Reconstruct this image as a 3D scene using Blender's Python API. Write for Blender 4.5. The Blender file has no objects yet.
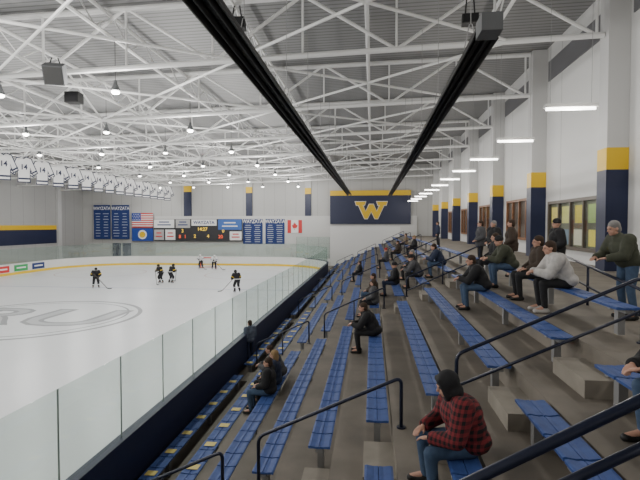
import bpy, bmesh, math, random
from mathutils import Vector, Matrix, Quaternion
from mathutils.geometry import tessellate_polygon
random.seed(7)
S = bpy.context.scene
COL = S.collection
# ---------------------------------------------------------------- camera
ZC = 5.1
TH, PH = math.radians(6.2), math.radians(1.8)
FP = 480.0
cam = bpy.data.cameras.new('camera'); co = bpy.data.objects.new('camera', cam); COL.objects.link(co)
co.location = (0, 0, ZC); co.rotation_euler = (math.pi/2-PH, 0, TH)
cam.sensor_width = 36; cam.lens = 36*FP/640; cam.clip_start = .05; cam.clip_end = 400
S.camera = co
F = Vector((-math.sin(TH)*math.cos(PH), math.cos(TH)*math.cos(PH), -math.sin(PH)))
R = Vector((math.cos(TH), math.sin(TH), 0)); U = R.cross(F); O = Vector((0, 0, ZC))
def ray(px, py): return F + R*((px-320)/FP) + U*((240-py)/FP)
def atY(px, py, Y): d = ray(px, py); return O + d*(Y/d.y)
def atZ(px, py, Z): d = ray(px, py); return O + d*((Z-ZC)/d.z)
# ---------------------------------------------------------------- materials
MATS = {}
def mat(name, col, rough=.6, metal=0, noise=0, scale=4, emit=0, bump=0, spec=.5):
    if name in MATS: return MATS[name]
    m = bpy.data.materials.new(name); m.use_nodes = True
    nt = m.node_tree; b = nt.nodes['Principled BSDF']
    b.inputs['Base Color'].default_value = (*col, 1); b.inputs['Roughness'].default_value = rough
    b.inputs['Metallic'].default_value = metal; b.inputs['Specular IOR Level'].default_value = spec
    if emit:
        b.inputs['Emission Color'].default_value = (*col, 1); b.inputs['Emission Strength'].default_value = emit
    if noise or bump:
        tc = nt.nodes.new('ShaderNodeTexCoord'); n = nt.nodes.new('ShaderNodeTexNoise')
        n.inputs['Scale'].default_value = scale; n.inputs['Detail'].default_value = 5
        nt.links.new(tc.outputs['Object'], n.inputs['Vector'])
        if noise:
            r = nt.nodes.new('ShaderNodeValToRGB')
            r.color_ramp.elements[0].position = .3; r.color_ramp.elements[1].position = .7
            r.color_ramp.elements[0].color = (*[c*(1-noise) for c in col], 1)
            r.color_ramp.elements[1].color = (*[min(1, c*(1+noise*.6)) for c in col], 1)
            nt.links.new(n.outputs['Fac'], r.inputs['Fac']); nt.links.new(r.outputs['Color'], b.inputs['Base Color'])
        if bump:
            bp = nt.nodes.new('ShaderNodeBump'); bp.inputs['Strength'].default_value = bump
            nt.links.new(n.outputs['Fac'], bp.inputs['Height']); nt.links.new(bp.outputs['Normal'], b.inputs['Normal'])
    MATS[name] = m; return m
def striped(name, c1, c2, axis, period, duty=.93, rough=.6):
    m = bpy.data.materials.new(name); m.use_nodes = True; nt = m.node_tree; b = nt.nodes['Principled BSDF']
    b.inputs['Roughness'].default_value = rough
    tc = nt.nodes.new('ShaderNodeTexCoord'); s = nt.nodes.new('ShaderNodeSeparateXYZ')
    nt.links.new(tc.outputs['Object'], s.inputs[0])
    mu = nt.nodes.new('ShaderNodeMath'); mu.operation = 'MULTIPLY'; mu.inputs[1].default_value = 1/period
    fr = nt.nodes.new('ShaderNodeMath'); fr.operation = 'FRACT'; gt = nt.nodes.new('ShaderNodeMath'); gt.operation = 'GREATER_THAN'; gt.inputs[1].default_value = duty
    nt.links.new(s.outputs[axis], mu.inputs[0]); nt.links.new(mu.outputs[0], fr.inputs[0]); nt.links.new(fr.outputs[0], gt.inputs[0])
    mx = nt.nodes.new('ShaderNodeMix'); mx.data_type = 'RGBA'
    mx.inputs[6].default_value = (*c1, 1); mx.inputs[7].default_value = (*c2, 1)
    nt.links.new(gt.outputs[0], mx.inputs[0]); nt.links.new(mx.outputs[2], b.inputs['Base Color'])
    MATS[name] = m; return m
def plaid(name):
    m = bpy.data.materials.new(name); m.use_nodes = True; nt = m.node_tree; b = nt.nodes['Principled BSDF']; b.inputs['Roughness'].default_value = .9
    tc = nt.nodes.new('ShaderNodeTexCoord'); s = nt.nodes.new('ShaderNodeSeparateXYZ'); nt.links.new(tc.outputs['Object'], s.inputs[0])
    def band(src):
        mu = nt.nodes.new('ShaderNodeMath'); mu.operation = 'MULTIPLY'; mu.inputs[1].default_value = 15
        fr = nt.nodes.new('ShaderNodeMath'); fr.operation = 'FRACT'; gt = nt.nodes.new('ShaderNodeMath'); gt.operation = 'GREATER_THAN'; gt.inputs[1].default_value = .5
        nt.links.new(src, mu.inputs[0]); nt.links.new(mu.outputs[0], fr.inputs[0]); nt.links.new(fr.outputs[0], gt.inputs[0]); return gt.outputs[0]
    xy = nt.nodes.new('ShaderNodeMath'); xy.operation = 'ADD'; nt.links.new(s.outputs[0], xy.inputs[0]); nt.links.new(s.outputs[1], xy.inputs[1])
    a = band(s.outputs[2]); c = band(xy.outputs[0])
    ad = nt.nodes.new('ShaderNodeMath'); ad.operation = 'ADD'; nt.links.new(a, ad.inputs[0]); nt.links.new(c, ad.inputs[1])
    h = nt.nodes.new('ShaderNodeMath'); h.operation = 'MULTIPLY'; h.inputs[1].default_value = .5; nt.links.new(ad.outputs[0], h.inputs[0])
    mx = nt.nodes.new('ShaderNodeMix'); mx.data_type = 'RGBA'
    mx.inputs[6].default_value = (.20, .02, .025, 1); mx.inputs[7].default_value = (.01, .008, .01, 1)
    nt.links.new(h.outputs[0], mx.inputs[0]); nt.links.new(mx.outputs[2], b.inputs['Base Color']); return m
M_plaid = plaid('red_black_plaid')
M_white = mat('white_steel', (.74, .74, .73), .5)
M_deck = striped('roof_deck', (.24, .24, .24), (.12, .12, .12), 1, .3, .75)
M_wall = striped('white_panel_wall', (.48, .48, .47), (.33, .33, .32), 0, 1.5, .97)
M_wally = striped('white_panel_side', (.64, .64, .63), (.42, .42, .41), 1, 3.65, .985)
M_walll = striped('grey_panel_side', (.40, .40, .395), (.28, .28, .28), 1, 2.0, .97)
M_navy = mat('navy_paint', (.010, .016, .055), .5)
M_gold = mat('gold_paint', (.72, .46, .01), .5)
M_concrete = mat('concrete', (.185, .162, .132), .75, noise=.25, scale=1.4, bump=.05)
M_step = mat('concrete_step', (.26, .235, .195), .8, noise=.18, scale=3)
M_ice = mat('ice', (.80, .83, .85), .3, noise=.04, scale=.25, spec=.35)
M_icemark = mat('ice_mark', (.27, .29, .31), .35)
M_iceline = mat('ice_line_red', (.62, .52, .52), .3)
M_iceblue = mat('ice_line_blue', (.52, .57, .66), .3)
M_board = mat('white_board', (.70, .70, .68), .4)
M_seat = mat('blue_seat', (.045, .088, .275), .6, noise=.18, scale=9, spec=.3)
M_steel = mat('galvanised', (.28, .28, .28), .5, .6)
M_dark = mat('dark_metal', (.012, .012, .014), .45, .3)
M_black = mat('black', (.01, .01, .01), .6)
M_rail = mat('rail_navy', (.010, .014, .035), .35, .2)
M_heat = mat('heater_shell', (.012, .011, .011), .5, .3)
M_lamp = mat('lamp_glow', (1, .98, .92), .5, emit=16)
M_tube = mat('tube_glow', (1, .98, .94), .5, emit=9)
M_wood = mat('wood', (.24, .10, .035), .5, noise=.3, scale=6)
M_red = mat('red', (.6, .03, .03), .5); M_green = mat('green', (.03, .35, .10), .5)
M_blueb = mat('banner_blue', (.012, .035, .16), .7); M_txt = mat('white_letter', (.80, .80, .80), .6)
M_flagb = mat('flag_blue', (.02, .06, .32), .7)
M_txt2 = mat('pale_print', (.42, .46, .55), .6)
M_yel = mat('yellow', (.80, .55, .02), .5)
M_tag = mat('pale_yellow', (.62, .50, .14), .6)
M_grey = mat('speaker_grey', (.11, .115, .12), .6)
M_skin = mat('skin', (.50, .28, .20), .55, noise=.08, scale=20)
M_led = mat('led_red', (.9, .10, .03), .5, emit=.7); M_ledy = mat('led_yellow', (.9, .6, .05), .5, emit=.7)
M_net = mat('net_white', (.8, .8, .8), .8)
def glassmat(name, tint, dif, gl=.07):
    m = bpy.data.materials.new(name); m.use_nodes = True; nt = m.node_tree; nt.nodes.remove(nt.nodes['Principled BSDF'])
    out = nt.nodes['Material Output']
    t = nt.nodes.new('ShaderNodeBsdfTransparent'); t.inputs[0].default_value = (*tint, 1)
    g = nt.nodes.new('ShaderNodeBsdfGlossy'); g.inputs['Roughness'].default_value = .03; g.inputs[0].default_value = (.9, .95, .95, 1)
    d = nt.nodes.new('ShaderNodeBsdfDiffuse'); d.inputs[0].default_value = (.55, .62, .59, 1)
    m1 = nt.nodes.new('ShaderNodeMixShader'); m1.inputs[0].default_value = gl
    m2 = nt.nodes.new('ShaderNodeMixShader'); m2.inputs[0].default_value = dif
    nt.links.new(t.outputs[0], m1.inputs[1]); nt.links.new(g.outputs[0], m1.inputs[2])
    nt.links.new(m1.outputs[0], m2.inputs[1]); nt.links.new(d.outputs[0], m2.inputs[2]); nt.links.new(m2.outputs[0], out.inputs[0]); return m
M_glass = glassmat('rink_glass', (.89, .935, .915), .04, .05)
M_glass2 = glassmat('case_glass', (.95, .95, .95), .01, .04)
# ---------------------------------------------------------------- helpers
def box(bm, x0, x1, y0, y1, z0, z1):
    v = [bm.verts.new(p) for p in ((x0,y0,z0),(x1,y0,z0),(x1,y1,z0),(x0,y1,z0),(x0,y0,z1),(x1,y0,z1),(x1,y1,z1),(x0,y1,z1))]
    for f in ((0,3,2,1),(4,5,6,7),(0,1,5,4),(1,2,6,5),(2,3,7,6),(3,0,4,7)): bm.faces.new([v[i] for i in f])
def frames(pts):
    n = len(pts); T = []
    for i in range(n):
        a = pts[max(0, i-1)]; b = pts[min(n-1, i+1)]; T.append((b-a).normalized())
    ref = Vector((0, 0, 1)) if abs(T[0].z) < .9 else Vector((1, 0, 0))
    N = [T[0].cross(ref).normalized()]
    for i in range(1, n):
        q = T[i-1].rotation_difference(T[i]); N.append((q @ N[-1]).normalized())
    return T, N
def tube(bm, pts, r, n=8, caps=True):
    pts = [Vector(p) for p in pts]
    if not isinstance(r, (list, tuple)): r = [r]*len(pts)
    T, N = frames(pts); rings = []
    for p, t, nn, rr in zip(pts, T, N, r):
        b = t.cross(nn)
        rings.append([bm.verts.new(p + (nn*math.cos(2*math.pi*k/n) + b*math.sin(2*math.pi*k/n))*rr) for k in range(n)])
    for a, c in zip(rings, rings[1:]):
        for k in range(n): bm.faces.new((a[k], a[(k+1) % n], c[(k+1) % n], c[k]))
    if caps: bm.faces.new(rings[0][::-1]); bm.faces.new(rings[-1])
def sph(bm, c, r, rot=None, seg=14):
    r = (r, r, r) if not isinstance(r, (tuple, list)) else r
    m = Matrix.Translation(Vector(c)) @ (rot.to_4x4() if rot else Matrix.Identity(4)) @ Matrix.Diagonal((*r, 1))
    bmesh.ops.create_uvsphere(bm, u_segments=seg, v_segments=max(6, seg//2+2), radius=1, matrix=m)
def cap(bm, a, b, ra, rb, n=12):
    tube(bm, [a, b], [ra, rb], n); sph(bm, a, ra, seg=n); sph(bm, b, rb, seg=n)
def prism(bm, poly, y0, y1):
    a = [bm.verts.new((x, y0, z)) for x, z in poly]; b = [bm.verts.new((x, y1, z)) for x, z in poly]
    n = len(poly)
    for tri in tessellate_polygon([[Vector((x, z, 0)) for x, z in poly]]):
        bm.faces.new([a[i] for i in tri]); bm.faces.new([b[i] for i in tri][::-1])
    for i in range(n): bm.faces.new((a[i], b[i], b[(i+1) % n], a[(i+1) % n]))
def mesh(bm, name, m=None, smooth=False):
    bmesh.ops.recalc_face_normals(bm, faces=bm.faces)
    me = bpy.data.meshes.new(name); bm.to_mesh(me); bm.free()
    if m: me.materials.append(m)
    if smooth:
        for p in me.polygons: p.use_smooth = True
    return me
def link(name, me, parent=None, loc=(0, 0, 0)):
    o = bpy.data.objects.new(name, me); COL.objects.link(o); o.location = loc
    if parent: o.parent = parent
    return o
def obj(name, bm, m, parent=None, loc=(0, 0, 0), smooth=False): return link(name, mesh(bm, name, m, smooth), parent, loc)
def tag(o, label, cat, group=None):
    o['label'] = label; o['category'] = cat
    if group: o['group'] = group
    return o
def thing(name, label, cat, loc=(0, 0, 0), rz=0, group=None):
    o = bpy.data.objects.new(name, None); COL.objects.link(o); o.location = loc; o.rotation_euler = (0, 0, rz)
    o.empty_display_size = .1
    return tag(o, label, cat, group)
def struct(name, bm, m, parent=None, smooth=False):
    o = obj(name, bm, m, parent, smooth=smooth)
    if not parent: o['kind'] = 'structure'
    return o
def bxo(name, b, m, parent=None): bm = bmesh.new(); box(bm, *b); return obj(name, bm, m, parent)
def dup(root, loc, label, rz=None, group=None):
    r = root.copy(); COL.objects.link(r); r.location = loc; r['label'] = label
    if rz is not None: r.rotation_euler = (0, 0, rz)
    if group: r['group'] = group
    for ch in root.children:
        c = ch.copy(); COL.objects.link(c); c.parent = r
        for g in ch.children:
            d = g.copy(); COL.objects.link(d); d.parent = c
    return r
def text(s, size, m, parent, loc, rot=(math.pi/2, 0, 0), ext=.01, name='lettering', bold=0, sx=1):
    cu = bpy.data.curves.new('t', 'FONT'); cu.body = s; cu.size = size; cu.extrude = ext; cu.align_x = 'CENTER'; cu.align_y = 'CENTER'; cu.offset = bold
    cu.resolution_u = 3
    t = bpy.data.objects.new('t', cu); COL.objects.link(t)
    dg = bpy.context.evaluated_depsgraph_get(); me = bpy.data.meshes.new_from_object(t.evaluated_get(dg))
    bpy.data.objects.remove(t); me.materials.clear(); me.materials.append(m)
    o = link(name, me, parent, loc); o.rotation_euler = rot; o.scale = (sx, 1, 1); return o
ORD = ['first','second','third','fourth','fifth','sixth','seventh','eighth','ninth','tenth','eleventh','twelfth','thirteenth','fourteenth','fifteenth','sixteenth','seventeenth','eighteenth']
# ---------------------------------------------------------------- shell
FY, LX, RX, BY = 66.0, -42.0, 8.1, -9.0
def deckz(x): return 13.3 + .02*(x-8)
def chordz(x): return 11.25 + .03*(x-8)
bm = bmesh.new(); box(bm, LX, RX, BY, FY, -.3, -.01); struct('floor', bm, M_concrete)
bm = bmesh.new(); box(bm, LX-.3, RX+.3, FY, FY+.3, -.3, 13.6); struct('wall_far', bm, M_wall)
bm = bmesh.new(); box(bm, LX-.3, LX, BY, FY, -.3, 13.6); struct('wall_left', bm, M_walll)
bm = bmesh.new(); box(bm, RX, RX+.3, BY, FY, -.3, 13.6); struct('wall_right', bm, M_wally)
bm = bmesh.new(); box(bm, LX-.3, RX+.3, BY-.3, BY, -.3, 13.6); struct('wall_back', bm, M_wall)
bm = bmesh.new()
v = [bm.verts.new(p) for p in ((LX-.3,BY-.3,deckz(LX)),(RX+.3,BY-.3,deckz(RX)),(RX+.3,FY+.3,deckz(RX)),(LX-.3,FY+.3,deckz(LX)),
     (LX-.3,BY-.3,deckz(LX)+.3),(RX+.3,BY-.3,deckz(RX)+.3),(RX+.3,FY+.3,deckz(RX)+.3),(LX-.3,FY+.3,deckz(LX)+.3))]
for f in ((0,3,2,1),(4,5,6,7),(0,1,5,4),(1,2,6,5),(2,3,7,6),(3,0,4,7)): bm.faces.new([v[i] for i in f])
struct('ceiling', bm, M_deck)
bm = bmesh.new(); box(bm, LX, LX+.06, 20, 60, 2.7, 4.5); struct('trim_1', bm, M_navy)
bm = bmesh.new(); box(bm, LX, LX+.07, 20, 60, 4.5, 5.05); struct('trim_2', bm, M_gold)
bm = bmesh.new(); box(bm, LX+.001, LX+.35, 60, 60.7, 0, deckz(LX)-.01); struct('trim_5', bm, mat('corner_white', (.55, .55, .55), .6))
NR = 10
def RXi(i): return -4.12 if i == 0 else .08 + (i-5)*.8
def RZi(i): return ZC - (2.67 - .4016*(i-5))
def FZi(i): return RZi(i) - .42
def TR(i): return .08+(i-5)*.8-.6
bm = bmesh.new()
prof = [(TR(1), -.2), (TR(1), FZi(1))]
for i in range(1, NR):
    x1 = RX if i == NR-1 else TR(i+1)
    prof.append((x1, FZi(i)))
    if i < NR-1: prof.append((x1, FZi(i+1)))
prof.append((RX, -.2))
vs0 = [bm.verts.new((x, BY, z)) for x, z in prof]; vs1 = [bm.verts.new((x, 59.5, z)) for x, z in prof]
n = len(prof)
for k in range(n-1): bm.faces.new((vs0[k], vs0[k+1], vs1[k+1], vs1[k]))
for vs in (vs0, vs1):
    for tri in tessellate_polygon([[Vector((v.co.x, v.co.z, 0)) for v in vs]]): bm.faces.new([vs[a] for a in tri])
struct('floor_terraces', bm, M_concrete)
CZ = FZi(9)
bm = bmesh.new(); box(bm, TR(9)+.1, RX, 59.8, FY, -.2, CZ); struct('floor_landing', bm, M_concrete)
# white end wall of the stands with glass beside it
M_endw = mat('end_wall_white', (.70, .70, .69), .5)
bm = bmesh.new(); box(bm, -5.2, 3.4, 59.52, 59.7, 0, 4.9); struct('wall_stand_end', bm, M_endw)
t = thing('glass_screen', 'clear glass screen at the far end of the stands, left of the white wall', 'glass screen', (-5.25, 59.6, 0))
bxo('panel', (-4.2, 0, -.03, .03, .9, 3.6), M_glass, t); bxo('base', (-4.2, 0, -.06, .06, 0, .9), M_endw, t)
for q in (-4.2, -2.8, -1.4, -.04): bxo('post', (q, q+.05, -.04, .04, .9, 3.6), M_steel, t)
COLY = [16.6+7.3*k for k in range(-1, 7)]
M_colg = mat('column_white', (.54, .54, .535), .6)
for k, y in enumerate(COLY):
    t = thing('wall_column', f'white wall column with gold band and navy base on the right wall, {ORD[k]} nearest the camera', 'column', (7.78, y, CZ), 0, 'columns along the right wall')
    bxo('shaft', (-.34, .315, -.3, .3, 3.95, deckz(7)-CZ-.02), M_colg, t)
    bxo('gold_band', (-.36, .315, -.32, .32, 3.25, 3.95), M_gold, t)
    bxo('navy_base', (-.36, .315, -.32, .32, 0, 3.25), M_navy, t)
bm = bmesh.new()
for k in range(8):
    y = COLY[k]; box(bm, RX-.04, RX, y+.5, y+6.8, 11.7, 12.6)
struct('trim_3', bm, mat('clerestory', (.14, .14, .15), .4))
def wcase(y0, y1, z0, z1, label, kind, nm):
    t = thing(nm, label, 'display case' if kind == 'case' else 'window', (RX, (y0+y1)/2, z0)); L = y1-y0; H = z1-z0; w = .13
    nd = 4
    bm = bmesh.new()
    box(bm, -.16, 0, -L/2, L/2, 0, w); box(bm, -.16, 0, -L/2, L/2, H-w, H); box(bm, -.16, 0, -L/2, -L/2+w, w, H-w); box(bm, -.16, 0, L/2-w, L/2, w, H-w)
    for q in range(1, nd): yy = -L/2+q*L/nd; box(bm, -.155, 0, yy-.05, yy+.05, w, H-w)
    obj('frame', bm, M_wood if kind != 'case' else mat('case_frame', (.10, .08, .06), .5), t)
    bxo('backing', (-.03, -.005, -L/2+w, L/2-w, w, H-w), mat('case_back_'+kind, (.16, .17, .10) if kind == 'case' else (.10, .065, .04), .6), t)
    if kind == 'case':
        cols = [(.75,.66,.1), (.35,.5,.15), (.6,.6,.45), (.65,.55,.05), (.15,.22,.28), (.65,.66,.2), (.25,.42,.12), (.7,.6,.15)]
        for q in range(8):
            yy = -L/2+(q//2+.5)*L/4; zz = .2 + (q % 2)*(H-.3)/2; ww = .30+.05*(q % 3)
            bxo('poster', (-.06, -.035, yy-ww, yy+ww, zz, zz+.62+.08*(q % 2)), mat(f'poster{q}', cols[q], .7, emit=.15), t)  # faint glow added to the posters to brighten them; no lamp in the case
    bxo('pane', (-.12, -.11, -L/2+w, L/2-w, w, H-w), M_glass2, t)
    return t
wcase(18.0, 22.9, 4.1, 6.15, 'dark framed wall case of yellow and green posters, nearest the corner column', 'case', 'display_case')
for k, y in enumerate([24.9, 32.2, 39.5, 46.8]):
    wcase(y, y+4.8, 4.3, 6.5, f'brown wooden framed window in the right wall, {ORD[k]} beyond the poster case', 'win', 'wooden_window')
wcase(10.6, 15.0, 4.1, 6.1, 'dark framed wall case at the right edge beyond the standing man', 'case', 'display_case')
for k, (a, b, yt, ym, yb) in enumerate([(184,191,186,192,217), (246,252,187,193,217), (305,311,188,194,217)]):
    p0 = atY(a, yb, FY-.2); p1 = atY(b, yt, FY-.2); zm = atY(a, ym, FY-.2).z
    t = thing('wall_pilaster', f'slim navy pilaster with gold band on the far wall, {ORD[k]} from the left', 'pilaster', ((p0.x+p1.x)/2, FY, p0.z), 0, 'pilasters on the far wall')
    w = (p1.x-p0.x)/2
    bxo('navy_shaft', (-w, w, -.25, -.001, 0, zm-p0.z), M_navy, t); bxo('gold_cap', (-w, w, -.27, -.001, zm-p0.z, p1.z-p0.z), M_gold, t)
    bxo('upper_shaft', (-w, w, -.25, -.001, p1.z-p0.z, deckz(p0.x)-p0.z-.02), M_colg, t)
a = atY(155, 214, FY-.4)
bm = bmesh.new(); box(bm, a.x, 6, FY-.35, FY, 0, atY(300, 216, FY).z); struct('trim_4', bm, mat('ledge_white', (.60, .60, .59), .5))
# W sign
p0 = atY(330, 224, FY-.7); p1 = atY(411, 190, FY-.7)
t = thing('school_sign', 'navy wall sign with gold letter W and gold top stripe', 'sign', ((p0.x+p1.x)/2, FY-.36, p0.z)); w = (p1.x-p0.x)/2; h = p1.z-p0.z
bxo('panel', (-w, w, -.3, 0, 0, h*.85), M_navy, t); bxo('top_stripe', (-w, w, -.34, 0, h*.85, h), M_gold, t)
WP = [(-2.15,2.3),(-.75,2.3),(-.9,1.82),(-1.12,1.82),(-.74,.95),(-.28,1.95),(.28,1.95),(.74,.95),(1.12,1.82),(.9,1.82),(.75,2.3),(2.15,2.3),(2.0,1.82),(1.72,1.82),(.88,0),(.50,0),(0,1.0),(-.50,0),(-.88,0),(-1.72,1.82),(-2.0,1.82)]
def offset(poly, d):
    out = []; n = len(poly)
    for i in range(n):
        a, b, c = [Vector(poly[(i+j) % n]) for j in (-1, 0, 1)]
        e1 = (b-a).normalized(); e2 = (c-b).normalized(); n1 = Vector((-e1.y, e1.x)); n2 = Vector((-e2.y, e2.x))
        m = n1+n2; m = m/max(.5, m.dot(n1)); out.append(tuple(b+m*d))
    return out
bm = bmesh.new(); prism(bm, offset(WP, .07), -.34, -.301); obj('letter_outline', bm, M_txt, t, (.15, 0, h*.41-1.15))
bm = bmesh.new(); prism(bm, WP, -.40, -.341); obj('letter_W', bm, M_gold, t, (.15, 0, h*.41-1.15))
# ---------------------------------------------------------------- banners / flags on far wall
def panel(px0, py0, px1, py1, name, label, cat, m, group=None, Y=FY-.42, pn='cloth'):
    p0 = atY(px0, py1, Y); p1 = atY(px1, py0, Y)
    t = thing(name, label, cat, ((p0.x+p1.x)/2, Y, p0.z), 0, group); w = (p1.x-p0.x)/2; h = p1.z-p0.z
    bxo(pn, (-w, w, 0, .05, 0, h), m, t); return t, w, h
bl = [(94,205,110,239,'leftmost on the far wall'), (112,205,129,239,'second from left, beside the striped flag'), (243,219,262.5,244,'just right of the scoreboard'), (265.5,219,284.5,244,'beside the red and white flag')]
for x0, y0, x1, y1, s in bl:
    t, w, h = panel(x0, y0, x1, y1, 'record_banner', 'navy banner of white lettering, ' + s, 'banner', M_blueb, 'navy banners on the far wall')
    text('WAYZATA', .62*w/1.2, M_txt, t, (0, -.01, h*.9), sx=.82, bold=.012)
    for r in range(9):
        for c in (-1, 1):
            L = random.uniform(.2, .36)*w*2
            bxo('text_line', (c*w*.48-L/2, c*w*.48+L/2, -.012, -.001, h*(.08+.082*r), h*(.08+.082*r)+.09), M_txt2, t)
t, w, h = panel(132, 213, 153, 227.5, 'striped_flag', 'flag of red and white stripes with starred blue corner', 'flag', M_txt)
for k in range(7): bxo('red_stripe', (-w, w, -.01, -.001, h*(2*k)/13, h*(2*k+1)/13), M_red, t)
bxo('canton', (-w, -w*.15, -.02, -.001, h*6/13, h), M_flagb, t)
bm = bmesh.new(); sph(bm, (0, 0, 0), .06, seg=6); ST = mesh(bm, 'star', M_txt)
for r in range(4):
    for c in range(5 - r % 2): link('star', ST, t, (-w+(c+.7+(r % 2)*.5)*w*.85/5.4, -.022, h*6/13+(r+.7)*h*.12))
t, w, h = panel(132, 228.2, 153, 241, 'emblem_flag', 'blue flag with round pale emblem below the striped flag', 'flag', M_flagb)
for nm, rr, dy, m_ in (('emblem', .36, -.01, M_txt), ('emblem_center', .24, -.02, M_gold)):
    bm = bmesh.new(); bmesh.ops.create_cone(bm, cap_ends=True, segments=24, radius1=h*rr, radius2=h*rr, depth=.03, matrix=Matrix.Translation((0, dy, h/2)) @ Matrix.Rotation(math.pi/2, 4, 'X')); obj(nm, bm, m_, t)
t, w, h = panel(287.5, 220, 302, 233, 'leaf_flag', 'red and white flag with red leaf right of the navy banners', 'flag', M_txt)
bxo('red_bar', (-w, -w*.5, -.01, 0, 0, h), M_red, t); bxo('red_bar', (w*.5, w, -.01, 0, 0, h), M_red, t)
bm = bmesh.new(); lf = [(0,1),(.18,.62),(.42,.72),(.36,.3),(.62,.42),(.8,.12),(.5,-.2),(.56,-.42),(.06,-.36),(.06,-.8)]; lf = lf+[(-x, z) for x, z in lf[::-1][:-1]]
prism(bm, [(x*w*.5, h/2+z*h*.34) for x, z in lf], -.02, 0); obj('leaf', bm, M_red, t)
# scoreboard
t, w, h = panel(154, 219, 242, 241, 'scoreboard', 'black scoreboard with lit digits between advertising panels', 'scoreboard', mat('score_blk', (.02, .02, .025), .5), Y=FY-.9, pn='cabinet')
bxo('side_bracket', (-w, w, .05, .5, .1, .3), M_steel, t)
cw = 2*w
M_adb = mat('ad_blue', (.04, .12, .40), .5); M_adg = mat('ad_grey', (.42, .42, .42), .5)
ads = [(0, .24, .60, 1, M_txt, 0), (.25, .42, .60, 1, M_adg, 0), (.43, .72, .70, 1, M_txt, 1), (.73, 1, .52, 1, M_adb, 0),
       (0, .12, .05, .54, M_adg, 0), (.13, .25, .05, .54, M_txt, 0), (.86, 1, .05, .46, M_txt, 0)]
for a0, a1, b0, b1, m_, s in ads:
    bxo('advert_panel', (-w+a0*cw+.05, -w+a1*cw-.05, -.06, 0, b0*h, b1*h-.05), m_, t)
    mid = -w+(a0+a1)/2*cw; L = (a1-a0)*cw
    if s: text('WAYZATA', .62, M_blueb, t, (mid, -.075, h*(b0+b1)/2-.03), bold=.01)
    else:
        for r in range(2): bxo('advert_print', (mid-L*(.32-.08*r), mid+L*(.32-.08*r), -.075, -.06, h*(b0+(b1-b0)*(.28+.32*r)), h*(b0+(b1-b0)*(.28+.32*r))+.16), M_red if b0 < .1 else (M_txt if m_ is M_adb else M_blueb), t)
for x, s, m_, z in ((.33, '3', M_ledy, .46), (.555, '14:27', M_ledy, .54), (.79, '0', M_ledy, .46), (.36, '1', M_led, .2), (.47, '2', M_ledy, .22), (.62, '4', M_ledy, .22), (.76, '20', M_led, .2), (.30, '8', M_led, .2)):
    text(s, .66, m_, t, (-w+x*cw, -.03, z*h), name='digits', bold=.01)
for k, (x0, x1) in enumerate(((113, 121), (123, 131))):
    p0 = atY(x0, 258, FY); p1 = atY(x1, 243, FY)
    bm = bmesh.new(); box(bm, p0.x, p1.x, FY-.06, FY, 0, p1.z); d = struct(f'door_{k+1}', bm, M_navy)
    bxo('door_handle', (p0.x+.1, p0.x+.2, FY-.14, FY-.06, 1.0, 1.2), M_steel, d)
# ---------------------------------------------------------------- ice + boards
GX, IX, IY, RAD = -4.7, -36.3, 58.5, 8.5
def rink(off=0, y0=-6):
    pts = [Vector((GX-off, y0, 0))]
    for k in range(0, 13): a = k*math.pi/24; pts.append(Vector((GX-RAD+(RAD-off)*math.cos(a), IY-RAD+(RAD-off)*math.sin(a), 0)))
    for k in range(0, 13): a = math.pi/2+k*math.pi/24; pts.append(Vector((IX+RAD+(RAD-off)*math.cos(a), IY-RAD+(RAD-off)*math.sin(a), 0)))
    pts.append(Vector((IX+off, y0, 0))); return pts
bm = bmesh.new(); ps = rink(.05)
top = [bm.verts.new((p.x, p.y, .02)) for p in ps]; bot = [bm.verts.new((p.x, p.y, -.01)) for p in ps]
bm.faces.new(top)
for k in range(len(ps)): bm.faces.new((top[k], bot[k], bot[(k+1) % len(ps)], top[(k+1) % len(ps)]))
ice = struct('floor_ice', bm, M_ice)
def flat(name, x0, x1, y0, y1, m): return bxo(name, (x0, x1, y0, y1, .02, .024), m, ice)
flat('blue_line', IX+.2, GX-.2, 36.5, 36.8, M_iceblue); flat('goal_line', IX+1.5, GX-1.5, 54.5, 54.56, M_iceline)
def ring(name, c, r, wd, m):
    bm = bmesh.new(); n = 64
    a = [bm.verts.new((c[0]+r*math.cos(2*math.pi*k/n), c[1]+r*math.sin(2*math.pi*k/n), .0235)) for k in range(n)]
    b = [bm.verts.new((c[0]+(r-wd)*math.cos(2*math.pi*k/n), c[1]+(r-wd)*math.sin(2*math.pi*k/n), .0235)) for k in range(n)]
    for k in range(n): bm.faces.new((a[k], a[(k+1) % n], b[(k+1) % n], b[k]))
    return obj(name, bm, m, ice)
lc = atZ(24, 317, .02)
ring('centre_circle', (lc.x+.6, lc.y), 5.6, .24, M_icemark); ring('centre_circle', (lc.x+.6, lc.y), 4.9, .12, M_icemark)
ring('faceoff_circle', (-12.5, 48), 4.5, .12, M_iceline); ring('faceoff_circle', (-28.5, 48), 4.5, .12, M_iceline)
text('RU', 6.2, M_icemark, ice, (lc.x+.6, lc.y, .0225), (0, 0, 0), .001, name='ice_lettering', bold=.2, sx=1.15)
text('RU', 6.2, mat('ice_fill', (.50, .52, .54), .35), ice, (lc.x+.6, lc.y, .0245), (0, 0, 0), .001, name='ice_lettering_fill', bold=-.04, sx=1.15)
full = rink(0, -6)
def resample(pts, step):
    out = [pts[0]]; acc = 0
    for p, q in zip(pts, pts[1:]):
        L = (q-p).length; d = step-acc
        while d <= L: out.append(p.lerp(q, d/L)); d += step
        acc = L-(d-step)
    out.append(pts[-1]); return out
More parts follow.
